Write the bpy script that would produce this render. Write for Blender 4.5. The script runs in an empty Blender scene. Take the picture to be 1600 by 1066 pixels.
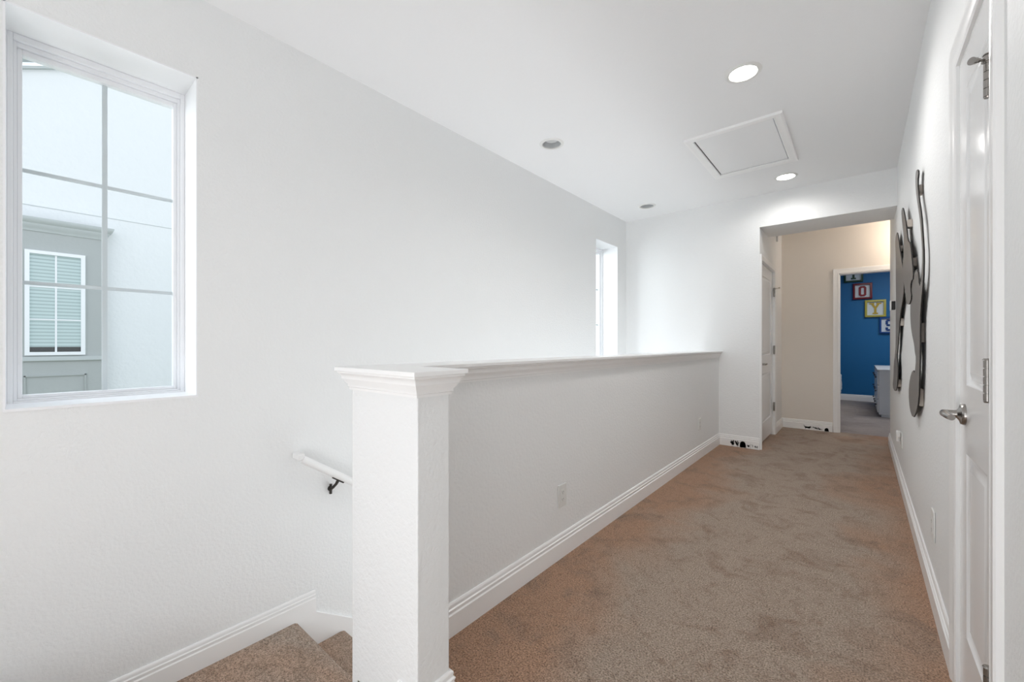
import bpy, bmesh, math
from mathutils import Vector, Matrix
from mathutils.geometry import tessellate_polygon
C = bpy.context.scene.collection
PI = math.pi

# ------------------------------------------------------------------ materials
def srgb(r, g, b):
    f = lambda c: (c/255/12.92) if c/255 <= .04045 else ((c/255+.055)/1.055)**2.4
    return (f(r), f(g), f(b), 1)

def mat(name, col, rough=.6, metal=0, bump=None, emit=None, spec=.5, coat=0):
    m = bpy.data.materials.new(name); m.use_nodes = True
    nt = m.node_tree; b = nt.nodes['Principled BSDF']
    b.inputs['Base Color'].default_value = col
    b.inputs['Roughness'].default_value = rough
    b.inputs['Metallic'].default_value = metal
    b.inputs['Specular IOR Level'].default_value = spec
    b.inputs['Coat Weight'].default_value = coat
    if emit:
        b.inputs['Emission Color'].default_value = emit[0]
        b.inputs['Emission Strength'].default_value = emit[1]
    if bump:
        scale, strength, dist = bump
        tc = nt.nodes.new('ShaderNodeTexCoord')
        n = nt.nodes.new('ShaderNodeTexNoise'); n.inputs['Scale'].default_value = scale
        n.inputs['Detail'].default_value = 3; n.inputs['Roughness'].default_value = .55
        bp = nt.nodes.new('ShaderNodeBump'); bp.inputs['Strength'].default_value = strength
        bp.inputs['Distance'].default_value = dist
        nt.links.new(tc.outputs['Object'], n.inputs['Vector'])
        nt.links.new(n.outputs['Fac'], bp.inputs['Height'])
        nt.links.new(bp.outputs['Normal'], b.inputs['Normal'])
    return m

def carpet(name, c1, c2, c3, lane=True):
    m = bpy.data.materials.new(name); m.use_nodes = True
    nt = m.node_tree; N = nt.nodes; L = nt.links; b = N['Principled BSDF']
    b.inputs['Roughness'].default_value = .95
    b.inputs['Specular IOR Level'].default_value = .1
    b.inputs['Sheen Weight'].default_value = .15
    tc = N.new('ShaderNodeTexCoord')
    def noise(scale, detail=3, rough=.6, dist=0):
        n = N.new('ShaderNodeTexNoise'); n.inputs['Scale'].default_value = scale
        n.inputs['Detail'].default_value = detail; n.inputs['Roughness'].default_value = rough
        n.inputs['Distortion'].default_value = dist
        L.new(tc.outputs['Object'], n.inputs['Vector']); return n
    def ramp(src, p0, p1, a=(0,0,0,1), z=(1,1,1,1)):
        r = N.new('ShaderNodeValToRGB'); r.color_ramp.elements[0].position = p0
        r.color_ramp.elements[1].position = p1; r.color_ramp.elements[0].color = a
        r.color_ramp.elements[1].color = z; L.new(src, r.inputs['Fac']); return r
    def mix(fac, a, bb, mode='MIX'):
        x = N.new('ShaderNodeMix'); x.data_type = 'RGBA'; x.blend_type = mode
        if isinstance(fac, float): x.inputs[0].default_value = fac
        else: L.new(fac, x.inputs[0])
        for s, i in ((a, 6), (bb, 7)):
            if isinstance(s, tuple): x.inputs[i].default_value = s
            else: L.new(s, x.inputs[i])
        return x.outputs[2]
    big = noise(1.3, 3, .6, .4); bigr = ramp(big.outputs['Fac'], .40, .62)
    if lane:                       # grey light cast painted into the colour as a lane down the hall
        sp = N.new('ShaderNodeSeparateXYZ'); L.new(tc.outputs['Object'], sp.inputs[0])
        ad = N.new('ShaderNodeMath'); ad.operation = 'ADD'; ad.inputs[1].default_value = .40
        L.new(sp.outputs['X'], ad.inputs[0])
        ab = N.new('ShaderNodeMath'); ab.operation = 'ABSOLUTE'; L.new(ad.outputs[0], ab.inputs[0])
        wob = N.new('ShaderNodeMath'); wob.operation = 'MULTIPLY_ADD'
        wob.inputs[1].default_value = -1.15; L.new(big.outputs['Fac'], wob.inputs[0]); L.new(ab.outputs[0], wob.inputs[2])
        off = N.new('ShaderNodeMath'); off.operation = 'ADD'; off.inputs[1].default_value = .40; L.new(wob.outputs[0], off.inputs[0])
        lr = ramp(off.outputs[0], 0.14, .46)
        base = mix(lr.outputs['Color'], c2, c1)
    else:
        base = mix(bigr.outputs['Color'], c1, c2)
    med = noise(5, 5, .7, .8); medr = ramp(med.outputs['Fac'], .50, .70)
    base = mix(medr.outputs['Color'], base, c3)
    x = N.new('ShaderNodeMix'); x.data_type = 'RGBA'; x.blend_type = 'MIX'
    fine = noise(165, 2, .7); fr = ramp(fine.outputs['Fac'], .30, .66, (.30,.27,.24,1), (1.36,1.36,1.36,1))
    col = mix(1.0, base, fr.outputs['Color'], 'MULTIPLY')
    stre = noise(26, 3, .6, 1.5); sr = ramp(stre.outputs['Fac'], .30, .5, (.80,.77,.75,1), (1,1,1,1))
    col = mix(1.0, col, sr.outputs['Color'], 'MULTIPLY')
    L.new(col, b.inputs['Base Color'])
    add = N.new('ShaderNodeMath'); add.operation = 'MULTIPLY_ADD'; add.inputs[1].default_value = .6
    L.new(stre.outputs['Fac'], add.inputs[0]); L.new(fine.outputs['Fac'], add.inputs[2])
    bp = N.new('ShaderNodeBump'); bp.inputs['Strength'].default_value = .9; bp.inputs['Distance'].default_value = .008
    L.new(add.outputs[0], bp.inputs['Height']); L.new(bp.outputs['Normal'], b.inputs['Normal'])
    return m

M = {}
M['wall'] = mat('wall_paint', (.855,.865,.865,1), .55, bump=(70,.75,.0035))
M['ceil'] = mat('ceiling_paint', (.865,.87,.875,1), .7, bump=(60,.30,.003))
M['trim'] = mat('trim_paint', (.91,.91,.905,1), .3)
M['door'] = mat('door_paint', (.87,.875,.88,1), .2)
M['reveal'] = mat('reveal_paint', (.90,.905,.92,1), .45)
M['vinyl'] = mat('window_vinyl', (.90,.91,.93,1), .35)
M['muntin'] = mat('window_bars', (.68,.72,.75,1), .4)
M['beige'] = mat('warm_light_wall_tint', (.80,.75,.685,1), .6, bump=(75,.3,.003))  # warm vestibule lamplight is partly painted into this wall tint
M['blue'] = mat('blue_wall_paint', srgb(0,100,156), .55, bump=(75,.25,.003))
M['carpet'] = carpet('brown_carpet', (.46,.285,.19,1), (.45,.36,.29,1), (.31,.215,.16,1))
M['carpet_grey_light'] = carpet('carpet_in_grey_light', (.40,.355,.335,1), (.48,.43,.41,1), (.33,.29,.28,1), lane=False)  # same carpet as the hall; greyer bedroom light put into its colour
M['carpet_stair'] = carpet('stair_carpet', (.50,.335,.24,1), (.45,.365,.30,1), (.37,.26,.19,1), lane=False)
M['nickel'] = mat('satin_nickel', (.34,.32,.30,1), .26, 1)
M['bronze'] = mat('dark_bronze', (.05,.045,.04,1), .4, .6)
M['plastic'] = mat('white_plastic', (.78,.78,.76,1), .35)
M['slot'] = mat('dark_slot', (.06,.06,.06,1), .5)
M['black'] = mat('black_vinyl', (.008,.006,.005,1), .5)
M['gap'] = mat('shadow_gap', (.12,.12,.12,1), .9)
M['metal_dark'] = mat('grey_brushed_plate', (.185,.172,.16,1), .42, .3, bump=(30,.15,.002))
M['metal_edge'] = mat('black_cut_edge', (.012,.010,.009,1), .6)
M['block'] = mat('pale_standoff', (.42,.375,.33,1), .5)
M['led'] = mat('lit_lens', (1,1,1,1), .5, emit=((1,.97,.92,1), 20))
M['bulb_off'] = mat('unlit_bulb', (.62,.63,.63,1), .35)
M['can'] = mat('lamp_baffle', (.58,.60,.61,1), .45)
M['stucco'] = mat('white_stucco', (.82,.835,.845,1), .9, bump=(16,.35,.02))
M['stucco_grey'] = mat('grey_green_panel', (.44,.46,.455,1), .8, bump=(30,.15,.01))
M['stucco_trim'] = mat('pale_grey_trim', (.52,.55,.55,1), .7)
M['roof'] = mat('grey_roof', (.3,.31,.33,1), .9)
M['grass'] = mat('lawn', (.16,.2,.1,1), .95, bump=(20,.5,.03))
M['f_green'] = mat('green_paint', (.004,.045,.022,1), .4)
M['f_red'] = mat('dark_red_paint', (.16,.006,.014,1), .4)
M['l_red'] = mat('red_paint', (.22,.004,.014,1), .5)
M['f_yellow'] = mat('yellow_paint', (.45,.40,.07,1), .4)
M['l_yellow'] = mat('gold_paint', (.48,.33,.03,1), .5)
M['f_blue'] = mat('royal_blue_paint', (.0,.06,.26,1), .4)
M['l_blue'] = mat('navy_paint', (.0,.04,.20,1), .5)
M['card'] = mat('white_card', (.66,.72,.76,1), .6)
M['dresser'] = mat('white_lacquer', (.66,.69,.72,1), .35)
M['linen'] = mat('white_linen', (.75,.77,.80,1), .9)

def glass_mat():
    m = bpy.data.materials.new('window_glass'); m.use_nodes = True
    nt = m.node_tree; nt.nodes.clear(); N = nt.nodes
    out = N.new('ShaderNodeOutputMaterial'); mx = N.new('ShaderNodeMixShader')
    t = N.new('ShaderNodeBsdfTransparent'); t.inputs['Color'].default_value = (.985,.995,.993,1)
    g = N.new('ShaderNodeBsdfGlossy'); g.inputs['Roughness'].default_value = .0
    fr = N.new('ShaderNodeFresnel'); fr.inputs['IOR'].default_value = 1.35
    ge = N.new('ShaderNodeNewGeometry'); inv = N.new('ShaderNodeMath'); inv.operation = 'SUBTRACT'; inv.inputs[0].default_value = 1
    mu = N.new('ShaderNodeMath'); mu.operation = 'MULTIPLY'
    nt.links.new(ge.outputs['Backfacing'], inv.inputs[1]); nt.links.new(inv.outputs[0], mu.inputs[1]); nt.links.new(fr.outputs[0], mu.inputs[0])
    nt.links.new(mu.outputs[0], mx.inputs[0]); nt.links.new(t.outputs[0], mx.inputs[1])
    nt.links.new(g.outputs[0], mx.inputs[2]); nt.links.new(mx.outputs[0], out.inputs[0])
    return m
M['glass'] = glass_mat()

def blind_mat():
    m = bpy.data.materials.new('slatted_blind'); m.use_nodes = True
    nt = m.node_tree; N = nt.nodes; b = N['Principled BSDF']
    tc = N.new('ShaderNodeTexCoord'); w = N.new('ShaderNodeTexWave'); w.bands_direction = 'Z'
    w.inputs['Scale'].default_value = 6.5
    r = N.new('ShaderNodeValToRGB'); r.color_ramp.elements[0].color = (.36,.46,.46,1)
    r.color_ramp.elements[1].color = (.56,.66,.66,1); r.color_ramp.elements[1].position = .5
    nt.links.new(tc.outputs['Object'], w.inputs['Vector']); nt.links.new(w.outputs['Fac'], r.inputs['Fac'])
    nt.links.new(r.outputs['Color'], b.inputs['Base Color']); return m
M['blind'] = blind_mat()

# ------------------------------------------------------------------ mesh helpers
def box(bm, x0, x1, y0, y1, z0, z1, mi=0):
    vs = [bm.verts.new((x, y, z)) for z in (z0, z1) for y in (y0, y1) for x in (x0, x1)]
    for f in ((0,2,3,1), (4,5,7,6), (0,1,5,4), (2,6,7,3), (0,4,6,2), (1,3,7,5)):
        fc = bm.faces.new([vs[i] for i in f]); fc.material_index = mi

def cyl(bm, p0, p1, r0, r1=None, seg=24, cap=True, mi=0):
    p0, p1 = Vector(p0), Vector(p1); r1 = r0 if r1 is None else r1
    d = (p1-p0).normalized(); a = d.orthogonal().normalized(); b = d.cross(a)
    A = [bm.verts.new(p0+(a*math.cos(t)+b*math.sin(t))*r0) for t in [2*PI*i/seg for i in range(seg)]]
    B = [bm.verts.new(p1+(a*math.cos(t)+b*math.sin(t))*r1) for t in [2*PI*i/seg for i in range(seg)]]
    for i in range(seg):
        f = bm.faces.new((A[i], A[(i+1)%seg], B[(i+1)%seg], B[i])); f.smooth = True; f.material_index = mi
    if cap:
        bm.faces.new(A[::-1]).material_index = mi; bm.faces.new(B).material_index = mi

def tube(bm, pts, r, seg=16, mi=0):
    pts = [Vector(p) for p in pts]; rings = []
    up = None
    for i, p in enumerate(pts):
        d = ((pts[min(i+1, len(pts)-1)]-p).normalized() + (p-pts[max(i-1, 0)]).normalized()).normalized()
        a = d.orthogonal().normalized() if up is None else (up - d*up.dot(d)).normalized()
        up = a; b = d.cross(a)
        rr = r[i] if isinstance(r, (list, tuple)) else r
        rings.append([bm.verts.new(p+(a*math.cos(t)+b*math.sin(t))*rr) for t in [2*PI*k/seg for k in range(seg)]])
    for A, B in zip(rings, rings[1:]):
        for k in range(seg):
            f = bm.faces.new((A[k], A[(k+1)%seg], B[(k+1)%seg], B[k])); f.smooth = True; f.material_index = mi
    bm.faces.new(rings[0][::-1]).material_index = mi; bm.faces.new(rings[-1]).material_index = mi

def lathe(bm, prof, origin, axis='z', seg=48, mi=0, smooth=True):
    """prof: list of (r, h). axis z up or x."""
    o = Vector(origin); rings = []
    for r, h in prof:
        ring = []
        for k in range(seg):
            t = 2*PI*k/seg; c, s = math.cos(t)*r, math.sin(t)*r
            v = {'z': Vector((c, s, h)), 'x': Vector((h, c, s)), 'y': Vector((c, h, s))}[axis]
            ring.append(bm.verts.new(o+v))
        rings.append(ring)
    for A, B in zip(rings, rings[1:]):
        for k in range(seg):
            f = bm.faces.new((A[k], A[(k+1)%seg], B[(k+1)%seg], B[k])); f.smooth = smooth; f.material_index = mi
    return rings

def sweep(bm, path, prof, closed=False):
    """Sweep profile (depth, z) along plan path; depth grows to the RIGHT of travel. Mitred corners."""
    n = len(path); P = [Vector((p[0], p[1])) for p in path]; Z = [p[2] if len(p) > 2 else 0 for p in path]
    rings = []
    for i in range(n):
        def nrm(a, b):
            d = (b-a).normalized(); return Vector((d.y, -d.x))
        ns = []
        if closed or i > 0: ns.append(nrm(P[i-1], P[i]))
        if closed or i < n-1: ns.append(nrm(P[i], P[(i+1) % n]))
        if len(ns) == 2:
            m = (ns[0]+ns[1]); m = m/m.dot(ns[0])
        else: m = ns[0]
        rings.append([bm.verts.new((P[i].x+m.x*d, P[i].y+m.y*d, Z[i]+z)) for d, z in prof])
    R = len(prof)
    pairs = list(zip(rings, rings[1:])) + ([(rings[-1], rings[0])] if closed else [])
    for A, B in pairs:
        for k in range(R):
            bm.faces.new((A[k], A[(k+1) % R], B[(k+1) % R], B[k]))
    if not closed:
        bm.faces.new(rings[0]); bm.faces.new(rings[-1][::-1])

def prism(bm, pts, place, t0, t1, mi_face=0, mi_side=0):
    """pts: 2-D polygon; place(u, v, t) -> 3-D point"""
    A = [bm.verts.new(place(u, v, t0)) for u, v in pts]; B = [bm.verts.new(place(u, v, t1)) for u, v in pts]
    n = len(pts)
    if n > 4:
        for tri in tessellate_polygon([[Vector((u, v, 0)) for u, v in pts]]):
            a, b, c = tri
            bm.faces.new((A[a], A[b], A[c])).material_index = mi_face; bm.faces.new((B[c], B[b], B[a])).material_index = mi_face
    else:
        bm.faces.new(A[::-1]).material_index = mi_face; bm.faces.new(B).material_index = mi_face
    for i in range(n):
        bm.faces.new((A[i], A[(i+1) % n], B[(i+1) % n], B[i])).material_index = mi_side

def obj(name, bm, m, parent=None, bevel=0, bseg=2):
    bmesh.ops.recalc_face_normals(bm, faces=bm.faces[:])
    me = bpy.data.meshes.new(name); bm.to_mesh(me); bm.free()
    for x in (m if isinstance(m, (list, tuple)) else [m]): me.materials.append(M[x])
    me.set_sharp_from_angle(angle=math.radians(38))
    o = bpy.data.objects.new(name, me); C.objects.link(o)
    if parent:
        o.parent = parent
        o.matrix_parent_inverse = Matrix.Translation(parent.location).inverted()
    if bevel:
        b = o.modifiers.new('bevel', 'BEVEL'); b.width = bevel; b.segments = bseg
        b.limit_method = 'ANGLE'; b.angle_limit = math.radians(40); b.harden_normals = False
    return o

def boxo(name, dims, m, parent=None, bevel=0):
    bm = bmesh.new(); box(bm, *dims); return obj(name, bm, m, parent, bevel)

def struct(name, bm, m, bevel=0, parent=None):
    o = obj(name, bm, m, parent, bevel)
    if not parent: o['kind'] = 'structure'
    return o

def tag(o, label, cat, group=None):
    o['label'] = label; o['category'] = cat
    if group: o['group'] = group
    return o

def thing(name, label, cat, loc, group=None):
    o = bpy.data.objects.new(name, None); C.objects.link(o); o.location = loc; o.empty_display_size = .05
    return tag(o, label, cat, group)

def copy_tree(src, dx=0, dy=0, dz=0):
    r = src.copy(); C.objects.link(r); r.location = Vector(src.location)+Vector((dx, dy, dz))
    for ch in list(src.children):
        c = ch.copy(); C.objects.link(c); c.parent = r; c.matrix_parent_inverse = ch.matrix_parent_inverse.copy()
        for g in list(ch.children):
            d = g.copy(); C.objects.link(d); d.parent = c
    return r

# ------------------------------------------------------------------ dimensions
XL, XR = -2.3425, .2535          # stair-side wall, hall right wall
XH, XS = -1.225, -1.342          # half wall: hall face, stair face
YE, YB = 5.119, 6.765            # end wall, wall behind the vestibule
H = 2.743                        # ceiling
ZS = 2.397                       # soffit of the opening
XV = -.818                       # left wall of the vestibule
LZ = -.366                       # stair landing
YL = .968                        # landing nosing
ZB = -2.93                       # floor below
CAPZ = 1.06
WY = [(-.041, .528), (4.301, 4.870)]; WZ = (.893, 2.372)   # window openings

def skew(y):                     # right wall runs a touch out of true toward its far end
    return XR + max(0, (y-2.2))*.0042

# ------------------------------------------------------------------ floors
bm = bmesh.new()
box(bm, -1.06, .35, -3, .735, -.25, 0)
box(bm, -1.30, .35, .735, YE, -.25, 0)
box(bm, -.95, 1.0, YE, YB+.06, -.25, 0)
box(bm, XL-.02, -1.06, -3, -.30, -.40, 0)
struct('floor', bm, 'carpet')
bm = bmesh.new()
box(bm, -2.2, 2.2, YB+.06, 10.9, -.25, 0)
struct('floor_bedroom', bm, 'carpet_grey_light')
bm = bmesh.new()
box(bm, XL-.1, XS+.1, -.3, YE+.1, ZB-.2, ZB)
struct('floor_lower', bm, 'carpet_stair')

# stairs: two risers off the hall, landing, flight down along the wall
bm = bmesh.new()
box(bm, -1.335, -1.06, -.30, .735, -.40, -.183)
prof = [(-.30, -.6), (-.30, LZ)]
run, rise = .27, .183
y, z = YL, LZ
for i in range(13):
    prof += [(y-.030, z), (y-.014, z-.003), (y-.003, z-.010), (y, z-.022), (y-.006, z-.034), (y-.022, z-.042)]
    prof += [(y-.026, z-rise)]
    y += run; z -= rise
prof += [(y+.3, z), (y+.3, z-.3), (2.0, -2.9)]
prism(bm, prof, lambda u, v, t: Vector((t, u, v)), XL-.01, XS)
struct('stairs', bm, 'carpet_stair')

# ------------------------------------------------------------------ walls
def wall_with_holes(name, axis, c0, c1, ur, vr, holes, m, skewf=None):
    us = sorted({ur[0], ur[1], *[h[0] for h in holes], *[h[1] for h in holes]})
    vs = sorted({vr[0], vr[1], *[h[2] for h in holes], *[h[3] for h in holes]})
    bm = bmesh.new()
    for a, b in zip(us, us[1:]):
        for c, d in zip(vs, vs[1:]):
            if any(h[0] <= a and b <= h[1] and h[2] <= c and d <= h[3] for h in holes): continue
            if axis == 'x': box(bm, c0, c1, a, b, c, d)
            else: box(bm, a, b, c0, c1, c, d)
    bmesh.ops.remove_doubles(bm, verts=bm.verts[:], dist=1e-5)
    seen = {}; bm.verts.index_update()
    for f in list(bm.faces):            # drop the doubled inner faces
        k = tuple(sorted(v.index for v in f.verts))
        seen.setdefault(k, []).append(f)
    dead = [f for k, fs in seen.items() if len(fs) > 1 for f in fs]
    bmesh.ops.delete(bm, geom=dead, context='FACES')
    if skewf:
        for v in bm.verts:
            if v.co.y > 2.2: v.co.x += skewf(v.co.y)-XR
    return struct(name, bm, m)

wall_with_holes('wall_left', 'x', XL-.268, XL, (-3.1, YE+.12), (ZB-.1, H+.02),
                [(a, b, WZ[0], WZ[1]) for a, b in WY], 'wall')
wall_with_holes('wall_right', 'x', XR, XR+.12, (-3.1, 6.38), (-.25, H+.02),
                [(1.512, 1.977, -.01, 2.047)], 'wall', skew)
boxo('wall_linen_closet', (XR+.5, XR+.54, 1.3, 2.2, 0, 2.3), 'wall')['kind'] = 'structure'
bm = bmesh.new()
box(bm, XL-.01, XV, YE, YE+.02, ZB-.1, H+.02)                   # wall beyond the stairwell
struct('wall_end', bm, 'wall')
bm = bmesh.new()
box(bm, XV, .42, YE, YE+.545, ZS, H+.02)                        # dropped header over the opening
struct('wall_header', bm, 'wall')
wall_with_holes('wall_vestibule', 'x', XV-.115, XV, (YE+.02, YB+.1), (-.2, H+.02),
                [(5.192, 6.103, -.01, 2.047)], 'wall')
boxo('wall_closet_back', (XV-.6, XV-.56, YE+.03, YB, 0, 2.4), 'wall')['kind'] = 'structure'
wall_with_holes('wall_back', 'y', YB, YB+.115, (XV-.6, 1.05), (-.2, H+.02),
                [(-.197, .62, -.01, 2.043)], 'beige')
bm = bmesh.new(); box(bm, .95, 1.05, 6.26, YB+.01, -.2, H+.02); box(bm, XR+.12, 1.05, 6.26, 6.38, -.2, H+.02)
struct('wall_vestibule_right', bm, 'beige')
boxo('wall_behind', (XL-.3, XR+.12, -3.1, -3.0, -.4, H+.02), 'wall')['kind'] = 'structure'
boxo('wall_landing', (XL, -1.06, -.33, -.30, -.6, 0), 'wall')['kind'] = 'structure'
# half wall along the stair, and its end pier
bm = bmesh.new(); box(bm, XS, XH, .85, YE+.01, ZB-.1, CAPZ-.015)
struct('wall_stair', bm, 'wall')
PX0, PX1, PY0, PY1 = -1.338, -.974, .735, .857
bm = bmesh.new(); box(bm, PX0, PX1, PY0, PY1, -.45, CAPZ-.015)
struct('wall_pier', bm, 'wall', bevel=.004)
# bedroom shell
boxo('wall_bedroom_back', (-2.2, 2.2, 10.82, 10.92, -.2, H+.3), 'blue')['kind'] = 'structure'
bm = bmesh.new(); box(bm, -2.3, -2.2, YB+.1, 10.9, -.2, H+.3); box(bm, 2.2, 2.3, YB+.1, 10.9, -.2, H+.3)
struct('wall_bedroom_sides', bm, 'blue')
bm = bmesh.new(); box(bm, -2.3, XV-.6, YB+.09, YB+.115, -.2, H+.3); box(bm, 1.05, 2.3, YB+.09, YB+.115, -.2, H+.3)
struct('wall_bedroom_front', bm, 'blue')
boxo('ceiling_bedroom', (-2.3, 2.3, YB+.1, 10.92, H+.02, H+.1), 'ceil')['kind'] = 'structure'

# ------------------------------------------------------------------ ceiling with lamp and hatch holes
LAMPS = [(-.525, 2.750, 1), (-1.886, 2.739, 0), (-.536, 4.714, 1), (-1.884, 4.679, 0)]
HX0, HX1, HY0, HY1 = -1.002, -.462, 3.418, 4.266
def ceiling():
    bm = bmesh.new()
    x0, x1, y0, y1 = XL-.26, XR+.13, -3.1, YE+.03
    holes = [[(x+.078*math.cos(2*PI*k/40), y+.078*math.sin(2*PI*k/40)) for k in range(40)] for x, y, _ in LAMPS]
    holes.append([(HX0, HY0), (HX1, HY0), (HX1, HY1), (HX0, HY1)])
    edges = []
    for loop in [[(x0, y0), (x1, y0), (x1, y1), (x0, y1)]] + holes:
        vs = [bm.verts.new((a, b, H)) for a, b in loop]
        edges += [bm.edges.new((vs[i], vs[(i+1) % len(vs)])) for i in range(len(vs))]
    bmesh.ops.triangle_fill(bm, use_beauty=True, use_dissolve=False, edges=edges)
    for f in list(bm.faces):            # make sure nothing spans a hole
        c = f.calc_center_median()
        if any((c.x-x)**2+(c.y-y)**2 < .077**2 for x, y, _ in LAMPS) or (HX0 < c.x < HX1 and HY0 < c.y < HY1):
            bm.faces.remove(f)
    for f in bm.faces:
        f.normal_update()
        if f.normal.z > 0: f.normal_flip()
    me = bpy.data.meshes.new('ceiling'); bm.to_mesh(me); bm.free(); me.materials.append(M['ceil'])
    o = bpy.data.objects.new('ceiling', me); C.objects.link(o); o['kind'] = 'structure'
ceiling()
boxo('roof', (-2.75, 2.3, -3.15, 10.95, H+.36, H+.42), 'roof')['kind'] = 'structure'
boxo('ceiling_vestibule', (XV-.7, 1.05, YE+.03, YB+.1, H, H+.05), 'ceil')['kind'] = 'structure'

# ------------------------------------------------------------------ baseboards
BB = [(0,0), (.016,0), (.016,.083), (.0110,.087), (.0112,.092), (.0135,.099), (.0135,.102), (.0085,.105), (.0085,.109), (.0095,.116), (.0085,.121), (.005,.125), (0,.125)]
def base(name, path, prof=BB):
    bm = bmesh.new(); sweep(bm, path, prof); struct(name, bm, 'trim')
# depth grows to the right of travel
base('baseboard_pier', [(-1.062, PY0), (PX1, PY0), (PX1, PY1), (XH-.0, PY1), (XH, YE), (XV-.002, YE)])
base('baseboard_right', [(skew(6.38), 6.38), (skew(2.2), 2.2), (XR, 2.046)])
base('baseboard_rear_right', [(XR, 1.43), (XR, -3.0)])
base('baseboard_back', [(XV, 6.176), (XV, YB), (-.262, YB)])
base('baseboard_bedroom', [(-2.2, 10.82), (2.2, 10.82)])
# landing baseboard on the stair wall; it stops at a square cut
base('baseboard_left', [(XL, -.30, LZ), (XL, 1.066, LZ)])
# skirt board running down beside the treads
bm = bmesh.new()
t = .678
prism(bm, [(YL-.02, LZ-.5), (YL-.02, LZ+.0005), (1.072, LZ+.0005), (1.072+3.2, LZ-3.2*t), (1.072+3.2, LZ-3.2*t-.6)],
      lambda u, v, w: Vector((w, u, v)), XL, XL+.014)
struct('trim_1', bm, 'trim', bevel=.002)
bm = bmesh.new()
prism(bm, [(.87, LZ-.55), (.87, LZ+.1), (1.072, LZ+.0005), (1.072+3.2, LZ-3.2*t), (1.072+3.2, LZ-3.2*t-.6)],
      lambda u, v, w: Vector((w, u, v)), XS-.014, XS)
struct('trim_2', bm, 'trim', bevel=.002)

# ------------------------------------------------------------------ wall caps
CR = [(0,-.078), (.005,-.078), (.005,-.070), (.009,-.068), (.009,-.060), (.016,-.051), (.0195,-.041), (.0235,-.041), (.0235,-.034), (.029,-.024), (.034,-.021), (.034,-.014), (0,-.014)]
ov = .042
bm = bmesh.new()
# one L-shaped slab: along the half wall and over the pier
pts = [(PX0-ov, PY0-ov), (PX1+ov, PY0-ov), (PX1+ov, PY1+ov), (XH+ov, PY1+ov), (XH+ov, YE), (XS-ov, YE), (XS-ov, PY1), (PX0-ov, PY1)]
prism(bm, pts, lambda u, v, w: Vector((u, v, w)), CAPZ-.015, CAPZ)
struct('trim_3', bm, 'trim', bevel=.002)
bm = bmesh.new()
cz = CAPZ
path = [(XS, YE, cz), (XS, PY0, cz), (PX1, PY0, cz), (PX1, PY1, cz), (XH, PY1, cz), (XH, YE, cz)]
sweep(bm, path, CR)
struct('trim_4', bm, 'trim')

# ------------------------------------------------------------------ windows
def window(n, y0, y1):
    z0, z1 = WZ
    xo = XL-.205
    # plaster reveal lining
    bm = bmesh.new()
    t = .006
    box(bm, xo-.063, XL+.0005, y0-.0, y0+t, z0, z1); box(bm, xo-.063, XL+.0005, y1-t, y1, z0, z1)
    box(bm, xo-.063, XL+.0005, y0, y1, z1-t, z1); box(bm, xo-.063, XL+.006, y0, y1, z0, z0+t+.004)
    struct('trim_reveal_%d' % n, bm, 'reveal')
    def ring(bm, x0, x1, m, w, wt, wb):
        a, b, c, d = y0+m[0], y1-m[0], z0+m[1], z1-m[2]
        box(bm, x0, x1, a, a+w, c, d); box(bm, x0, x1, b-w, b, c, d)
        box(bm, x0, x1, a+w, b-w, c, c+wb); box(bm, x0, x1, a+w, b-w, d-wt, d)
    bm = bmesh.new()
    ring(bm, xo-.06, xo, (t, t, t), .016, .026, .012)
    f = struct('window_%d' % n, bm, 'vinyl', bevel=.002)
    bm = bmesh.new()
    ring(bm, xo-.06, xo-.014, (.022, .018, .032), .010, .018, .008)
    obj('frame_step', bm, 'vinyl', f, .0015)
    bm = bmesh.new()
    ring(bm, xo-.06, xo-.026, (.032, .026, .050), .014, .022, .013)
    obj('sash', bm, 'vinyl', f, .002)
    gy0, gy1, gz0, gz1 = y0+.046, y1-.046, z0+.039, z1-.072
    bm = bmesh.new(); box(bm, xo-.047, xo-.045, gy0-.004, gy1+.004, gz0-.004, gz1+.004)
    obj('pane', bm, 'glass', f)
    bm = bmesh.new()
    xm = xo-.052; w = .009
    ym = (gy0+gy1)/2
    box(bm, xm-.004, xm+.004, ym-w, ym+w, gz0, gz1)
    for k in (1, 2):
        zz = gz0+(gz1-gz0)*k/3
        box(bm, xm-.0035, xm+.0035, gy0, gy1, zz-w*.85, zz+w*.85)
    obj('muntin_bars', bm, 'muntin', f)
window(1, *WY[0]); window(2, *WY[1])

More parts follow.
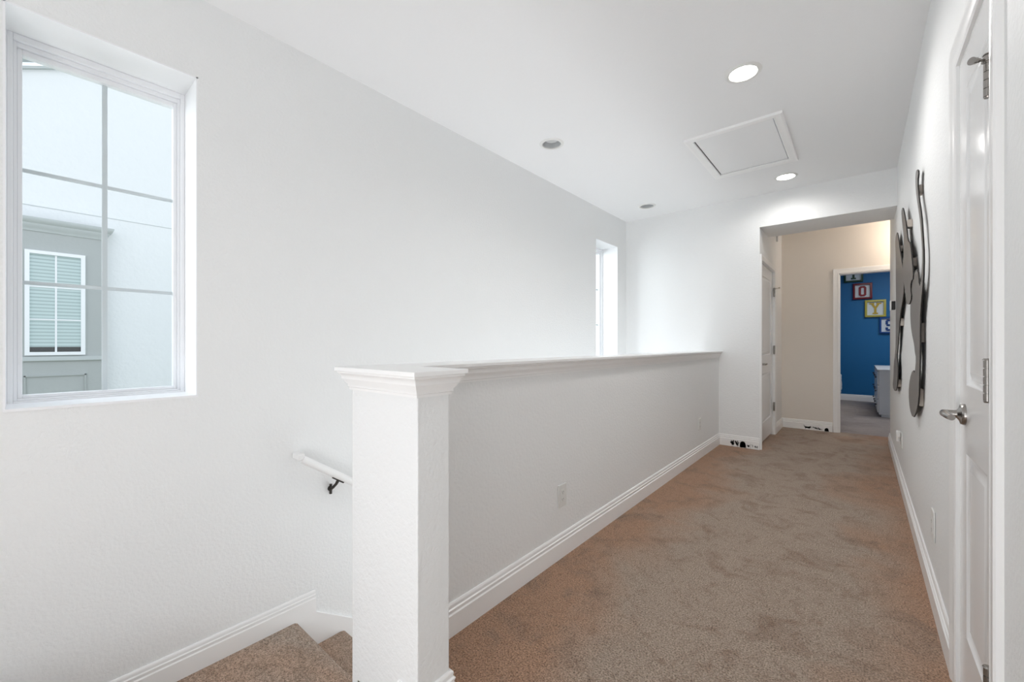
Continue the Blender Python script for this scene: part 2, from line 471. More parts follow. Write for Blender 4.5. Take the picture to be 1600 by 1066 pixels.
# ------------------------------------------------------------------ two-panel doors (face looks along +n from plane x)
def panel_door(name, xf, y0, y1, z0, z1, sgn, panels, thick=.035):
    """xf: x of the visible face; sgn: +1 if the face looks to +x, -1 if to -x"""
    bm = bmesh.new()
    ys = sorted({y0, y1, panels[0][0], panels[0][1]}); zs = sorted({z0, z1, *[p[2] for p in panels], *[p[3] for p in panels]})
    X = lambda d: xf-sgn*d
    for a, b in zip(ys, ys[1:]):
        for c, d in zip(zs, zs[1:]):
            if any(p[0] <= a and b <= p[1] and p[2] <= c and d <= p[3] for p in panels): continue
            xs = sorted((X(0), X(thick))); box(bm, xs[0], xs[1], a, b, c, d)
    bmesh.ops.remove_doubles(bm, verts=bm.verts[:], dist=1e-5)
    door = struct(name, bm, 'door')
    for p in panels:
        bm = bmesh.new()
        rings = []
        for ins, dep in ((0, 0), (.007, .006), (.014, .0085), (.020, .0085), (.040, .002), (.044, .0015)):
            a, b, c, d = p[0]+ins, p[1]-ins, p[2]+ins, p[3]-ins
            rings.append([bm.verts.new((X(dep), y, z)) for y, z in ((a, c), (b, c), (b, d), (a, d))])
        for A, B in zip(rings, rings[1:]):
            for k in range(4): bm.faces.new((A[k], A[(k+1) % 4], B[(k+1) % 4], B[k]))
        bm.faces.new(rings[-1])
        bk = [bm.verts.new((X(thick), y, z)) for y, z in ((p[0], p[2]), (p[1], p[2]), (p[1], p[3]), (p[0], p[3]))]
        bm.faces.new(bk)
        obj('door_panel', bm, 'door', door)
    return door

def casing(name, xw, sgn, y0, y1, ztop, w=.060, th=.017):
    """U-shaped moulded casing round a door opening in a wall whose face is x = xw"""
    prof = [(0, 0), (0, th*.55), (w*.10, th*.75), (w*.16, th*.62), (w*.6, th*.8), (w*.72, th), (w*.95, th), (w, th*.75), (w, 0)]
    bm = bmesh.new(); rings = []
    for cy, cz, dy, dz in ((y0, 0, -1, 0), (y0, ztop, -1, 1), (y1, ztop, 1, 1), (y1, 0, 1, 0)):
        rings.append([bm.verts.new((xw+sgn*t, cy+dy*d, cz+dz*d)) for d, t in prof])
    R = len(prof)
    for A, B in zip(rings, rings[1:]):
        for k in range(R): bm.faces.new((A[k], A[(k+1) % R], B[(k+1) % R], B[k]))
    bm.faces.new(rings[0]); bm.faces.new(rings[-1])
    return struct(name, bm, 'trim')

def jamb(name, xa, xb, y0, y1, ztop, t=.010):
    bm = bmesh.new()
    box(bm, xa, xb, y0-.012, y0+t-.012, 0, ztop+t); box(bm, xa, xb, y1+.012-t, y1+.012, 0, ztop+t)
    box(bm, xa, xb, y0, y1, ztop, ztop+t)
    struct(name, bm, 'trim')

def hinge(door, x, y, zc, sgn, r=.0075, h=.102, stop=None):
    bm = bmesh.new()
    for k in range(5):
        a = zc-h/2+h*k/5+.0012; b = zc-h/2+h*(k+1)/5-.0012
        cyl(bm, (x, y, a), (x, y, b), r, seg=20)
    cyl(bm, (x, y, zc-h/2-.001), (x, y, zc+h/2+.001), r*.70, seg=16)
    cyl(bm, (x, y, zc+h/2), (x, y, zc+h/2+.004), r*1.25, r*.9, seg=20)
    cyl(bm, (x, y, zc-h/2-.003), (x, y, zc-h/2), r*.8, r*1.0, seg=20)
    box(bm, min(x-sgn*.006, x-sgn*.012), max(x-sgn*.006, x-sgn*.012), y-.012, y+.012, zc-h/2, zc+h/2)
    hg = obj('hinge', bm, 'nickel', door)
    if stop:
        zt = zc+h/2-.012
        bm = bmesh.new()
        e = Vector(stop)
        cyl(bm, (x, y, zt-.004), (x, y, zt+.004), r*1.45, seg=20)
        tube(bm, [(x, y, zt), Vector((x, y, zt)).lerp(e, .45), Vector((x, y, zt)).lerp(e, .8), e], [.0032, .0032, .0030, .003], 10)
        d = (e-Vector((x, y, zt))).normalized()
        cyl(bm, e-d*.014, e-d*.006, .0055, seg=6)
        cyl(bm, e-d*.004, e+d*.007, .0078, .0088, seg=24)
        obj('door_stop', bm, 'nickel', hg)
    return hg

def lever(door, x, y, z, sgn, ydir, out=.052, ln=.10):
    bm = bmesh.new()
    lathe(bm, [(0, .0), (.033, .0), (.033, .005), (.030, .010), (.020, .013), (.013, .018), (.0115, .024), (.0115, out-.01), (.0, out-.01)] if sgn > 0 else
          [(0, 0), (.033, 0), (.033, -.005), (.030, -.010), (.020, -.013), (.013, -.018), (.0115, -.024), (.0115, -out+.01), (0, -out+.01)], (x, y, z), 'x', 36)
    xo = x+sgn*(out-.008)
    pts = [(xo-sgn*.004, y-ydir*.010, z), (xo, y, z), (xo+sgn*.001, y+ydir*ln*.3, z+.001), (xo, y+ydir*ln*.7, z), (xo-sgn*.005, y+ydir*ln, z-.002)]
    tube(bm, pts, [.0105, .0120, .0110, .0100, .0090], 16)
    return obj('handle', bm, 'nickel', door)

# right-hand linen closet door
D1 = (1.522, 1.973)
d1 = panel_door('door_1', XR-.001, D1[0], D1[1], .012, 2.043, -1, [(1.600, 1.868, .235, .800), (1.600, 1.868, 1.010, 1.925)])
jamb('trim_jamb_1', XR+.0005, XR+.115, D1[0]-.001, D1[1]+.002, 2.046)
casing('trim_5', XR, -1, D1[0]-.008, D1[1]+.009, 2.052, .072)
for zc, st in ((1.795, (XR-.039, 1.496, 1.828)), (1.047, None), (.292, None)):
    hinge(d1, XR-.0120, 1.526, zc, -1, stop=st)
lever(d1, XR-.001, 1.890, .918, -1, -1, ln=.085)
bm = bmesh.new(); box(bm, XR+.036, XR+.045, D1[0]-.01, D1[1]+.01, 0, 2.06); struct('trim_stop_1', bm, 'trim')

# closet door in the vestibule
D2 = (5.196, 6.098)
d2 = panel_door('door_2', XV-.020, D2[0], D2[1], .032, 2.043, 1, [(5.32, 5.98, .24, .80), (5.32, 5.98, 1.01, 1.92)])
jamb('trim_jamb_2', XV-.114, XV-.0005, D2[0]-.001, D2[1]+.002, 2.046)
casing('trim_6', XV, 1, D2[0]-.008, D2[1]+.009, 2.052)
for zc, st in ((1.790, (XV+.055, 6.10, 1.842)), (1.066, None), (.354, None)):
    hinge(d2, XV+.002, 6.097, zc, 1, stop=st, r=.009)
lever(d2, XV-.020, 5.262, .918, 1, 1, ln=.115, out=.06)
# bedroom doorway casing (opening in the back wall)
def casing_y(name, yw, sgn, x0, x1, ztop, w=.060, th=.017):
    prof = [(0, 0), (0, th*.55), (w*.10, th*.75), (w*.16, th*.62), (w*.6, th*.8), (w*.72, th), (w*.95, th), (w, th*.75), (w, 0)]
    bm = bmesh.new(); rings = []
    for cx, cz, dx, dz in ((x0, 0, -1, 0), (x0, ztop, -1, 1), (x1, ztop, 1, 1), (x1, 0, 1, 0)):
        rings.append([bm.verts.new((cx+dx*d, yw+sgn*t, cz+dz*d)) for d, t in prof])
    R = len(prof)
    for A, B in zip(rings, rings[1:]):
        for k in range(R): bm.faces.new((A[k], A[(k+1) % R], B[(k+1) % R], B[k]))
    bm.faces.new(rings[0]); bm.faces.new(rings[-1])
    struct(name, bm, 'trim')
casing_y('trim_7', YB, -1, -.197, .62, 2.043)
bm = bmesh.new()
box(bm, -.197, -.185, YB-.001, YB+.117, 0, 2.043); box(bm, .608, .62, YB-.001, YB+.117, 0, 2.043); box(bm, -.197, .62, YB-.001, YB+.117, 2.031, 2.043)
struct('trim_8', bm, 'trim')

# ------------------------------------------------------------------ recessed lights
def downlight(x, y, lit, label):
    t = thing('recessed_light', label, 'ceiling light', (x, y, H), 'recessed ceiling lights')
    bm = bmesh.new()
    lathe(bm, [(.072, .003), (.074, -.006), (.080, -.009), (.090, -.007), (.098, 0.0)], (x, y, H), 'z', 48)
    obj('trim_ring', bm, 'plastic', t)
    bm = bmesh.new()
    if lit:
        lathe(bm, [(.078, -.001), (.074, .012), (.074, .085), (.002, .087)], (x, y, H), 'z', 48); obj('baffle', bm, 'plastic', t)
        bm = bmesh.new()
        r = lathe(bm, [(.070, .0115), (.050, .0085), (.025, .007), (.002, .0065)], (x, y, H), 'z', 48)
        bm.faces.new(r[-1]); obj('lens', bm, 'led', t)
    else:
        lathe(bm, [(.077, .000), (.073, .010), (.066, .075), (.060, .085), (.002, .087)], (x, y, H), 'z', 48); obj('baffle', bm, 'can', t)
        bm = bmesh.new()
        r = lathe(bm, [(.022, .084), (.030, .070), (.052, .045), (.054, .036), (.050, .031), (.025, .028), (.001, .0275)], (x, y, H), 'z', 40)
        bm.faces.new(r[-1]); obj('bulb', bm, 'bulb_off', t)
downlight(*LAMPS[0], 'lit round recessed ceiling light on the camera side of the attic hatch')
downlight(*LAMPS[1], 'unlit recessed ceiling light with grey bulb, nearer of the two over the stairwell')
downlight(*LAMPS[2], 'lit recessed ceiling light between the attic hatch and the dropped header')
downlight(*LAMPS[3], 'unlit recessed ceiling light by the far stairwell corner near the narrow window')

# ------------------------------------------------------------------ attic hatch
t = thing('attic_hatch', 'white square attic access hatch with moulded frame in the hallway ceiling', 'hatch', ((HX0+HX1)/2, (HY0+HY1)/2, H))
bm = bmesh.new()
prof = [(0, 0), (0, -.012), (.006, -.015), (.014, -.011), (.040, -.016), (.050, -.019), (.057, -.017), (.060, -.010), (.060, 0)]
rings = []
for cx, cy, dx, dy in ((HX0, HY0, -1, -1), (HX1, HY0, 1, -1), (HX1, HY1, 1, 1), (HX0, HY1, -1, 1)):
    rings.append([bm.verts.new((cx+dx*d+0, cy+dy*d, H+z)) for d, z in prof])
for k in range(4):
    A, B = rings[k], rings[(k+1) % 4]
    for j in range(len(prof)-1): bm.faces.new((A[j], A[j+1], B[j+1], B[j]))
obj('frame', bm, 'trim', t)
boxo('panel', (HX0+.007, HX1-.007, HY0+.007, HY1-.007, H-.002, H+.015), 'ceil', t, .002)
bm = bmesh.new(); box(bm, HX0-.01, HX1+.01, HY0-.01, HY1+.01, H+.016, H+.03)
obj('lining', bm, 'gap', t)

# ------------------------------------------------------------------ handrail
t = thing('handrail', 'white round wooden handrail sloping down the stairwell wall', 'handrail', (XL, .95, .5))
xr = XL+.068; zr = lambda y: .532-.678*(y-.955)
bm = bmesh.new(); tube(bm, [(xr, .965, zr(.965)), (xr, 3.9, zr(3.9))], .0205, 24)
obj('rail', bm, 'trim', t)
bm = bmesh.new()
box(bm, XL+.001, xr+.014, .942, .976, .521, .554)
obj('end_return', bm, 'trim', t, .006)
for yb in (1.165, 2.4, 3.6):
    z = zr(yb)
    bm = bmesh.new()
    cyl(bm, (XL+.0005, yb-.012, z-.085), (XL+.008, yb-.012, z-.085), .016, .014, 20)
    tube(bm, [(XL+.006, yb-.012, z-.085), (XL+.030, yb-.010, z-.075), (xr-.012, yb-.004, z-.050), (xr, yb, z-.030)], [.009, .008, .008, .009], 12)
    tube(bm, [(xr, yb-.030, zr(yb-.030)-.0235), (xr, yb+.034, zr(yb+.034)-.0245)], .007, 10)
    tube(bm, [(xr, yb, z-.034), (xr, yb, z-.020)], .0075, 10)
    tube(bm, [(XL+.008, yb-.013, z-.115), (XL+.008, yb-.012, z-.060)], .008, 10)
    obj('bracket', bm, 'bronze', t)

# ------------------------------------------------------------------ outlets
def outlet(x, y, z, sgn, label, w=.072, h=.117, flat=False):
    t = thing('wall_outlet', label, 'outlet', (x, y, z), 'white wall outlets')
    X = lambda d: x+sgn*d
    xs = sorted((X(0), X(.007)))
    boxo('cover_plate', (xs[0], xs[1], y-w/2, y+w/2, z-h/2, z+h/2), 'plastic', t, .0025)
    if not flat:
        bm = bmesh.new()
        xs = sorted((X(.006), X(.0085)))
        box(bm, xs[0], xs[1], y-.0165, y+.0165, z-.034, z+.034)
        ob = obj('receptacle', bm, 'plastic', t, .001)
        xs = sorted((X(.0075), X(.0088)))
        for dz in (-.019, .019):
            bm = bmesh.new()
            box(bm, xs[0], xs[1], y-.0075, y-.0055, z+dz-.004, z+dz+.005); box(bm, xs[0], xs[1], y+.0055, y+.0075, z+dz-.004, z+dz+.005)
            cyl(bm, (xs[0], y, z+dz-.009), (xs[1], y, z+dz-.009), .0022, seg=10)
            obj('socket_holes', bm, 'slot', ob)
outlet(XH, 1.873, .325, 1, 'white outlet low on the half wall nearest the pier', .075, .120)
outlet(XH, 4.373, .335, 1, 'white outlet low on the half wall near the far end wall')
outlet(XR+.0016, 2.603, .335, -1, 'white outlet on the right wall below the nearest metal sculpture', .080, .135)
outlet(skew(4.50)+.000, 4.50, .375, -1, 'white outlet on the right wall behind a plugged-in freshener')
t = thing('air_freshener', 'white plug-in air freshener in the far outlet of the right wall', 'air freshener', (skew(4.5), 4.5, .40))
xw = skew(4.5)
boxo('plug_body', (xw-.038, xw-.0092, 4.472, 4.528, .395, .448), 'plastic', t, .008)
bm = bmesh.new(); cyl(bm, (xw-.024, 4.5, .365), (xw-.024, 4.5, .3948), .013, .014, 20); obj('refill_bottle', bm, 'plastic', t)

# ------------------------------------------------------------------ metal wall sculptures
A_ = [(4.457,2.028),(4.317,1.95),(4.186,1.839),(4.063,1.762),(3.891,1.655),(3.811,1.537),(3.838,1.475),(3.947,1.427),(4.123,1.361),(4.25,1.248),(4.386,1.103),(4.50,1.045),(4.386,.978),(4.386,.879),(4.457,.799),(4.686,.738),(5.033,.759),(4.897,.847),(4.853,.972),(4.70,1.042),(4.607,1.127),(4.607,1.337),(4.569,1.491),(4.607,1.651),(4.607,1.861),(4.686,1.98),(4.607,2.028)]
B_ = [(3.77,2.051),(3.621,1.964),(3.483,1.853),(3.397,1.754),(3.239,1.709),(3.129,1.584),(3.061,1.488),(3.201,1.488),(3.221,1.445),(3.165,1.395),(3.277,1.368),(3.356,1.37),(3.483,1.388),(3.574,1.471),(3.719,1.569),(3.77,1.66),(3.669,1.728),(3.669,1.831),(3.823,1.97),(3.877,2.048)]
R_ = [(2.955,2.035),(2.866,1.994),(2.924,1.961),(2.866,1.861),(2.757,1.755),(2.705,1.653),(2.656,1.541),(2.681,1.427),(2.757,1.344),(2.81,1.255),(2.81,1.1),(2.838,.974),(2.866,.861),(2.985,.783),(3.15,.73),(3.335,.757),(3.416,.843),(3.335,.936),(3.15,1.0),(3.049,.978),(2.985,1.064),(3.049,1.097),(3.082,1.137),(3.221,1.202),(3.296,1.277),(3.296,1.388),(3.116,1.512),(2.924,1.526),(2.838,1.414),(2.757,1.435),(2.705,1.549),(2.757,1.664),(2.838,1.775),(2.955,1.885),(3.017,1.969),(3.017,2.029)]
def smooth_poly(p, n=1):
    for _ in range(n):
        q = []
        for i in range(len(p)):
            a, b = p[i], p[(i+1) % len(p)]
            q += [(a[0]*.75+b[0]*.25, a[1]*.75+b[1]*.25), (a[0]*.25+b[0]*.75, a[1]*.25+b[1]*.75)]
        p = q
    return p
def sculpture(poly, xp, blocks, label):
    K = 1.035; g = lambda z: 1.1366+(z-1.1366)*K
    poly = [(a*K, g(b)) for a, b in poly]; blocks = [(a*K, g(b), c, d) for a, b, c, d in blocks]
    ys = [p[0] for p in poly]
    yc = sum(ys)/len(ys)
    t = thing('metal_wall_sculpture', label, 'wall art', (XR, yc, 1.4), 'cut metal wall sculptures on the right wall')
    bm = bmesh.new()
    prism(bm, smooth_poly(poly), lambda u, v, w: Vector((w, u, v)), xp-.002, xp+.004, 0, 1)
    obj('plate', bm, ['metal_dark', 'metal_edge'], t)
    for y, z, w, h in blocks:
        boxo('standoff', (xp+.0035, skew(y)-.0002, y-w, y+w, z-h, z+h), 'block', t, .003)
sculpture(A_, .240, [(4.30, 1.86, .03, .022), (4.22, 1.302, .04, .028), (4.50, .83, .05, .03)], 'tall grey cut metal sculpture farthest from the door, next to the hallway end')
sculpture(B_, .231, [(3.53, 1.879, .03, .025), (3.26, 1.60, .03, .025)], 'grey cut metal sculpture in the middle of the three, with two upright tongues')
sculpture(R_, .236, [(2.96, 1.925, .025, .024), (2.90, 1.194, .03, .05), (2.93, .87, .03, .045)], 'grey cut metal sculpture nearest the door, with curved stem and oval foot')

# ------------------------------------------------------------------ thermostat and sensor
t = thing('thermostat', 'small black thermostat with white cover at the far edge of the right wall', 'thermostat', (skew(5.4), 5.4, 1.51))
xw = skew(5.4)
boxo('housing', (xw-.029, xw, 5.375, 5.455, 1.470, 1.550), 'black', t, .003)
boxo('cover', (xw-.038, xw-.0285, 5.370, 5.460, 1.462, 1.558), 'plastic', t, .003)
t = thing('wall_sensor', 'small grey sensor high on the vestibule wall just under the header', 'sensor', (XV, 6.284, 2.50))
boxo('sensor_body', (XV, XV+.018, 6.268, 6.300, 2.462, 2.535), 'can', t, .003)
boxo('sensor_cap', (XV, XV+.022, 6.264, 6.304, 2.536, 2.546), 'nickel', t, .002)

# ------------------------------------------------------------------ decals on the baseboards
def decal(name, polys, y, label, cat='wall sticker', group=None):
    bm = bmesh.new()
    for p in polys:
        vs = [bm.verts.new((x, y, z)) for x, z in p]; bm.faces.new(vs)
    o = obj(name, bm, 'black'); tag(o, label, cat, group); return o
def ell(cx, cz, rx, rz, rot=0, n=20):
    c, s = math.cos(rot), math.sin(rot)
    return [(cx+rx*math.cos(2*PI*k/n)*c-rz*math.sin(2*PI*k/n)*s, cz+rx*math.cos(2*PI*k/n)*s+rz*math.sin(2*PI*k/n)*c) for k in range(n)]
def arch(cx, w, h):
    return [(cx-w/2, .002), (cx+w/2, .002)]+[(cx+w/2*math.cos(PI*k/16), h*.35+h*.65*math.sin(PI*k/16)) for k in range(17)]
yd = YE-.0160
decal('mouse_hole_sticker', [arch(-.977, .062, .072)], yd, 'black arched mouse hole sticker on the end wall baseboard', group=None)
decal('paw_print_sticker', [ell(-1.078, .035, .016, .020, .3), ell(-1.088, .056, .007, .011, .3), ell(-1.070, .060, .007, .011, -.2), ell(-1.096, .042, .006, .009),
      ], yd, 'black paw print sticker left of the large mouse hole')
decal('paw_print_sticker', [ell(-1.034, .034, .013, .021, .5), ell(-1.047, .055, .009, .014, .4), ell(-1.028, .060, .006, .010), ell(-1.018, .046, .006, .010, -.3)],
      yd, 'black paw print sticker touching the left side of the large mouse hole')
decal('mouse_sticker', [ell(-.922, .026, .010, .011), ell(-.914, .037, .004, .005), ell(-.930, .037, .004, .005)], yd, 'tiny black mouse head sticker right of the large mouse hole')
decal('mouse_sticker', [ell(-.882, .034, .003, .014), ell(-.890, .044, .004, .003), ell(-.857, .030, .008, .010), ell(-.838, .030, .004, .013), ell(-.846, .026, .003, .006),
      [(-.905, .002), (-.903, .002), (-.903, .055), (-.905, .055)]], yd, 'row of tiny black marks stuck beside the closet door casing')
yd = YB-.0160
decal('cat_sticker', [ell(-.525, .030, .034, .012, -.03), ell(-.500, .038, .011, .010), [(-.545, .036), (-.553, .048), (-.566, .062), (-.571, .060), (-.562, .044), (-.555, .030)],
      [(-.547, .030), (-.540, .030), (-.547, .006), (-.552, .006)], [(-.512, .026), (-.505, .026), (-.506, .006), (-.511, .006)], [(-.494, .044), (-.490, .054), (-.487, .042)]],
      yd, 'long black cat sticker with raised tail on the vestibule baseboard')
decal('mouse_sticker', [ell(-.437, .031, .017, .010, -.3), ell(-.462, .040, .009, .007), ell(-.420, .022, .006, .006)], yd, 'small black mouse sticker directly ahead of the black cat')
decal('mouse_sticker', [ell(-.398, .022, .014, .009, -.2), ell(-.408, .036, .009, .005, -.4), ell(-.378, .020, .012, .003)], yd, 'small black mouse sticker nearest the small mouse hole')
decal('mouse_hole_sticker', [arch(-.322, .044, .046)], yd, 'small black mouse hole sticker beside the bedroom door casing')

# ------------------------------------------------------------------ framed letters in the blue room
YW = 10.82
def rect(a, b, c, d): return [(a, c), (b, c), (b, d), (a, d)]
LET = {
 'T': [rect(-.13, .13, .32, .46), rect(-.30, .30, .34, .46), rect(-.30, -.20, .20, .46), rect(.20, .30, .20, .46), rect(-.075, .075, -.40, .40), rect(-.17, .17, -.46, -.34)],
 'Y': [rect(-.075, .075, -.40, .02), rect(-.17, .17, -.46, -.36), [(-.075, .0), (.075, .0), (-.13, .42), (-.30, .42)], [(-.075, .0), (.075, .0), (.30, .42), (.13, .42)],
       rect(-.38, -.06, .36, .46), rect(.06, .38, .36, .46)],
}
def lring():
    o = [(-.26, -.34), (-.14, -.46), (.14, -.46), (.26, -.34), (.26, .34), (.14, .46), (-.14, .46), (-.26, .34)]
    i = [(-.10, -.26), (-.06, -.30), (.06, -.30), (.10, -.26), (.10, .26), (.06, .30), (-.06, .30), (-.10, .26)]
    return [[o[k], o[(k+1) % 8], i[(k+1) % 8], i[k]] for k in range(8)]
LET['O'] = lring()
LET['S'] = [rect(-.16, .16, .32, .46), rect(-.26, -.10, .06, .36), rect(.10, .26, .18, .36), rect(-.20, .20, -.07, .08), rect(.10, .26, -.36, -.04),
            rect(-.16, .16, -.46, -.32), rect(-.26, -.10, -.36, -.18), [(-.26, .36), (-.16, .46), (-.10, .36), (-.10, .30)], [(.26, .36), (.16, .46), (.10, .36), (.10, .30)],
            [(-.26, -.36), (-.16, -.46), (-.10, -.36), (-.10, -.30)], [(.26, -.36), (.16, -.46), (.10, -.36), (.10, -.30)]]
def letter(ch, x, z, w, h, b, fm, lm_, label):
    t = thing('framed_letter', label, 'framed letter', (x, YW, z), 'framed letters stepping down the blue wall')
    bm = bmesh.new()
    rings = []
    for dx, yy in ((0, 0), (0, -.045), (b*.25, -.050), (b, -.048), (b, -.012)):
        rings.append([bm.verts.new((x+sx*(w/2-dx), YW+yy, z+sz*(h/2-dx))) for sx, sz in ((-1, -1), (1, -1), (1, 1), (-1, 1))])
    for A, B in zip(rings, rings[1:]):
        for k in range(4): bm.faces.new((A[k], A[(k+1) % 4], B[(k+1) % 4], B[k]))
    obj('frame', bm, fm, t)
    boxo('backing_card', (x-w/2+b*.9, x+w/2-b*.9, YW-.013, YW-.004, z-h/2+b*.9, z+h/2-b*.9), 'card', t)
    s = min(w-2*b, h-2*b)*.98
    bm = bmesh.new()
    for i, p in enumerate(LET[ch]):
        prism(bm, [(x+u*s, z+v*s) for u, v in p], lambda u, v, q: Vector((u, q, v)), YW-.013, YW-.022-.0001*i)
    obj('letter', bm, lm_, t)
letter('T', -.085, 2.555, .30, .33, .032, 'f_green', 'f_green', 'dark green framed letter T, highest on the blue bedroom wall')
letter('O', .054, 2.196, .295, .315, .034, 'f_red', 'l_red', 'dark red framed letter O, second from the top on the blue wall')
letter('Y', .246, 1.842, .315, .335, .036, 'f_yellow', 'l_yellow', 'yellow framed letter Y between the red O and the blue S')
letter('S', .455, 1.507, .300, .315, .030, 'f_blue', 'l_blue', 'blue framed letter S, lowest on the blue wall above the dresser')

# ------------------------------------------------------------------ dresser
DX, DY0, DY1, DZ = .238, 8.62, 10.30, .745
t = thing('dresser', 'white dresser with dark knobs standing against the right of the blue bedroom', 'dresser', (DX+.24, 9.4, 0))
boxo('body', (DX, DX+.48, DY0, DY1, .04, DZ-.022), 'dresser', t, .003)
boxo('top', (DX-.02, DX+.50, DY0-.012, DY1+.01, DZ-.022, DZ), 'dresser', t, .004)
boxo('plinth', (DX+.03, DX+.47, DY0+.02, DY1-.02, 0, .04), 'dresser', t)
for r_ in range(3):
    for c_ in range(2):
        y0 = DY0+.02+c_*(DY1-DY0-.02)/2; y1 = y0+(DY1-DY0-.06)/2
        z0 = .07+r_*.217
        d = boxo('drawer', (DX-.018, DX-.0005, y0, y1, z0, z0+.205), 'dresser', t, .003)
        for q in (.2, .8):
            bm = bmesh.new(); yk = y0+(y1-y0)*q; zk = z0+.11
            cyl(bm, (DX-.018, yk, zk), (DX-.034, yk, zk), .006, .006, 12); cyl(bm, (DX-.034, yk, zk), (DX-.044, yk, zk), .016, .013, 16)
            k = obj('knob', bm, 'black', d)

# ------------------------------------------------------------------ bed, only its edge shows past the doorway
t = thing('bed', 'edge of a bed with white bedding just inside the left of the bedroom doorway', 'bed', (-1.2, 9.3, 0))
boxo('bed_base', (-2.1, -.30, 8.4, 10.2, .06, .30), 'dresser', t, .02)
boxo('mattress', (-2.1, -.28, 8.4, 10.2, .30, .48), 'linen', t, .05)
bm = bmesh.new()
box(bm, -2.12, -.255, 8.36, 10.2, .25, .56)
bmesh.ops.subdivide_edges(bm, edges=bm.edges[:], cuts=6, use_grid_fill=True)
for v in bm.verts: v.co.x += .012*math.sin(v.co.y*9+v.co.z*17); v.co.z += .01*math.sin(v.co.y*7)
obj('duvet', bm, 'linen', t, .03)

# ------------------------------------------------------------------ neighbouring house seen through the window
NX, BX = -8.85, -8.70
t = thing('neighbor_house', 'white stucco house next door with grey window bay, seen through the large window', 'building', (NX-2, 1, -3.2))
bm = bmesh.new()
prism(bm, [(-8, -3.2), (14, -3.2), (14, 4.2), (10.5, 5.3), (5.0, 7.4), (.43, 5.17), (-3.5, 3.2), (-8, 1.6)], lambda u, v, w: Vector((w, u, v)), NX-4, NX)
obj('stucco_wall', bm, 'stucco', t)
bm = bmesh.new(); box(bm, NX, NX+.004, -8, 14, 3.075, 3.085); obj('stucco_joint', bm, 'stucco_trim', t)
bm = bmesh.new()
for a, b in ((0, .035), (.10, .13)):
    prism(bm, [(-8, 1.0+a), (-8, 1.0+b), (5.0, 7.38+b), (5.0, 7.38+a)], lambda u, v, w: Vector((w, u, v)), NX+.0, NX+.05+a*.5)
obj('rake_board', bm, 'stucco_trim', t)
boxo('bay', (NX-.1, BX, -2.2, .812, -3.2, 2.72), 'stucco_grey', t)
bm = bmesh.new()
sweep(bm, [(BX, -2.4, 0), (BX, .812, 0), (NX-.05, .812, 0)][::-1], [(0, 2.70), (-.01, 2.70), (-.02, 2.74), (-.05, 2.77), (-.055, 2.80), (-.09, 2.83), (-.10, 2.86), (-.10, 2.875), (0, 2.875)])
obj('cornice', bm, 'stucco_trim', t)
bm = bmesh.new(); box(bm, NX, BX+.03, -2.2, .83, .905, .965); obj('sill_band', bm, 'stucco_trim', t, .004)
bm = bmesh.new()
for a, b, c, d in ((.03, .62, .69, .705), (.605, .62, .1, .705), (.03, .045, .1, .705)): box(bm, BX, BX+.02, a, b, c, d)
obj('panel_moulding', bm, 'stucco_grey', t)
for yy in (.035, -1.0):
    y0, y1, z0, z1 = yy, yy+.577, .985, 2.435
    bm = bmesh.new()
    for a, b, c, d in ((y0, y0+.045, z0, z1), (y1-.045, y1, z0, z1), (y0+.045, y1-.045, z0, z0+.045), (y0+.045, y1-.045, z1-.045, z1)): box(bm, BX, BX+.03, a, b, c, d)
    w = obj('window_frame', bm, 'vinyl', t)
    bm = bmesh.new(); box(bm, BX+.001, BX+.004, y0+.04, y1-.04, z0+.115, z1-.04); obj('blind', bm, 'blind', w)
    bm = bmesh.new(); box(bm, BX+.001, BX+.003, y0+.04, y1-.04, z0+.04, z0+.115); obj('window_gap', bm, 'slot', w)
    bm = bmesh.new(); ym = (y0+y1)/2; box(bm, BX+.004, BX+.012, ym-.010, ym+.010, z0+.04, z1-.04)
    for k in (1, 2):
        zz = z0+.045+(z1-z0-.09)*k/3; box(bm, BX+.004, BX+.011, y0+.04, y1-.04, zz-.009, zz+.009)
    obj('window_bars', bm, 'vinyl', w)
boxo('ground', (-30, -2.8, -25, 30, -3.3, -3.2), 'grass')['kind'] = 'structure'

# ------------------------------------------------------------------ light
w = bpy.data.worlds.new('sky'); bpy.context.scene.world = w; w.use_nodes = True
nt = w.node_tree; bg = nt.nodes['Background']
tc = nt.nodes.new('ShaderNodeTexCoord'); sp = nt.nodes.new('ShaderNodeSeparateXYZ'); rp = nt.nodes.new('ShaderNodeValToRGB')
rp.color_ramp.elements[0].position = .0; rp.color_ramp.elements[0].color = (.94, .97, 1, 1)
rp.color_ramp.elements[1].position = .8; rp.color_ramp.elements[1].color = (.78, .88, 1, 1)
nt.links.new(tc.outputs['Generated'], sp.inputs[0]); nt.links.new(sp.outputs['Z'], rp.inputs['Fac']); nt.links.new(rp.outputs['Color'], bg.inputs['Color'])
bg.inputs['Strength'].default_value = 1.5

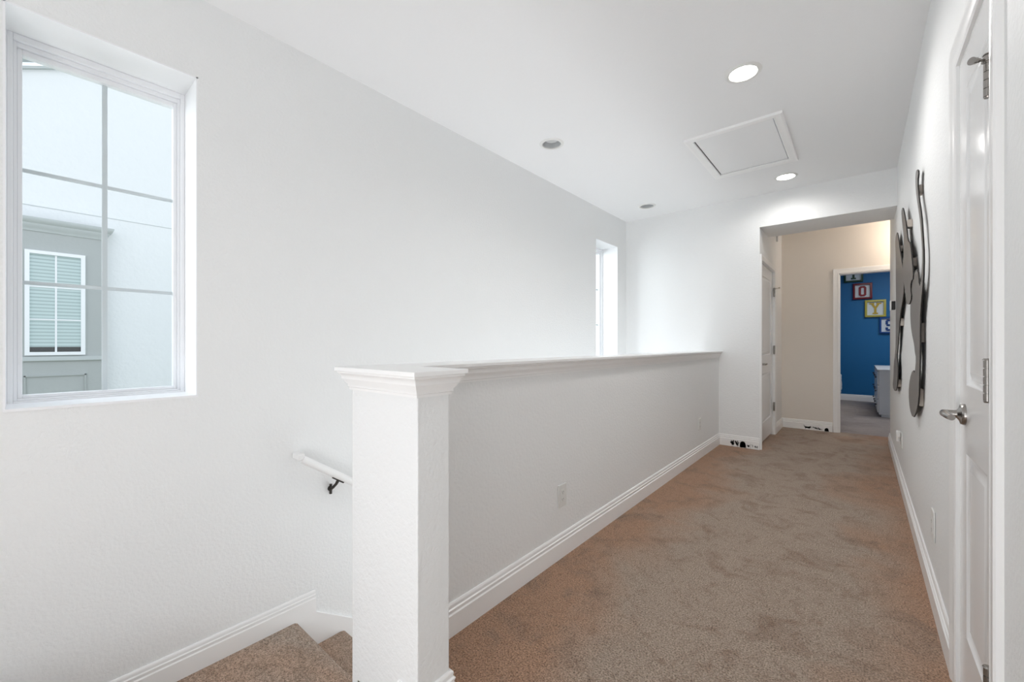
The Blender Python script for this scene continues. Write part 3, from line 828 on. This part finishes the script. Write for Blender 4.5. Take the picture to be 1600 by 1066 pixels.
def area(name, loc, target, sx, sy, power, col=(1,1,1), spread=180):
    l = bpy.data.lights.new(name, 'AREA'); l.shape = 'RECTANGLE'; l.size = sx; l.size_y = sy; l.energy = power; l.color = col
    l.spread = math.radians(spread)
    o = bpy.data.objects.new(name, l); C.objects.link(o); o.location = loc
    o.rotation_euler = (Vector(target)-Vector(loc)).to_track_quat('-Z', 'Y').to_euler(); return o
def point(name, loc, power, col=(1,1,1), r=.1):
    l = bpy.data.lights.new(name, 'POINT'); l.energy = power; l.color = col; l.shadow_soft_size = r
    o = bpy.data.objects.new(name, l); C.objects.link(o); o.location = loc; return o
def spot(name, loc, power, col=(1,1,1), r=.06, ang=150):
    l = bpy.data.lights.new(name, 'SPOT'); l.energy = power; l.color = col; l.shadow_soft_size = r; l.spot_size = math.radians(ang); l.spot_blend = .6
    o = bpy.data.objects.new(name, l); C.objects.link(o); o.location = loc; return o
area('fill_rear', (-1.05, -2.7, 1.5), (-1.0, 3, 1.5), 2.2, 2.2, 22, (.92, .96, 1))
area('fill_rear_up', (-.4, -1.0, .12), (-.5, 1.8, 2.7), 1.2, 1.2, 29, (.98, .985, 1))
area('fill_well', (-1.84, 3.2, -1.2), (-1.84, 3.2, 3), .8, 2.6, 36, (.92, .96, 1))
for i, (x, y, lit) in enumerate(LAMPS):
    if lit: spot('lamp_glow', (x, y, H-.012), 42 if i == 0 else 12, (1, .975, .955), .06, 165)
point('vestibule_lamp', (.60, 6.45, 2.4), 9, (1, .90, .80), .12)
area('fill_bedroom', (0.9, 9.0, H-.02), (0.9, 9.0, 0), 1.5, 1.5, 38, (1, .99, .96))  # added fill lamp to light the closed bedroom, no known fixture
# added lamps, out of view, that boost daylight on the window recesses
area('fill_large_window', (-4.0, -1.5, 2.2), (-2.4, .35, 1.7), 1.6, 1.6, 40, (.90, .96, 1))
area('fill_large_window_low', (-3.6, .25, -.3), (-2.45, .25, 2.2), 1.2, 1.2, 18, (.95, .98, 1))
area('fill_narrow_window', (-4.2, 3.0, 2.0), (-2.4, 4.8, 1.7), 1.6, 1.8, 70, (.90, .96, 1))

# ------------------------------------------------------------------ camera
cam = bpy.data.cameras.new('camera'); co = bpy.data.objects.new('camera', cam); C.objects.link(co)
co.location = (0, 0, 1.1366); co.rotation_euler = (PI/2, 0, math.radians(40.036))
cam.sensor_width = 36; cam.lens = 645.3*36/1600; cam.shift_y = 5.2/1600; cam.clip_start = .02; cam.clip_end = 200
s = bpy.context.scene; s.camera = co
s.view_settings.view_transform = 'Standard'; s.view_settings.look = 'None'
s.view_settings.exposure = 0; s.view_settings.gamma = 1
s.cycles.max_bounces = 14; s.cycles.diffuse_bounces = 9
s.cycles.use_adaptive_sampling = True; s.cycles.adaptive_threshold = .02; s.cycles.transparent_max_bounces = 12
s.cycles.use_denoising = True
s.cycles.sample_clamp_indirect = 6
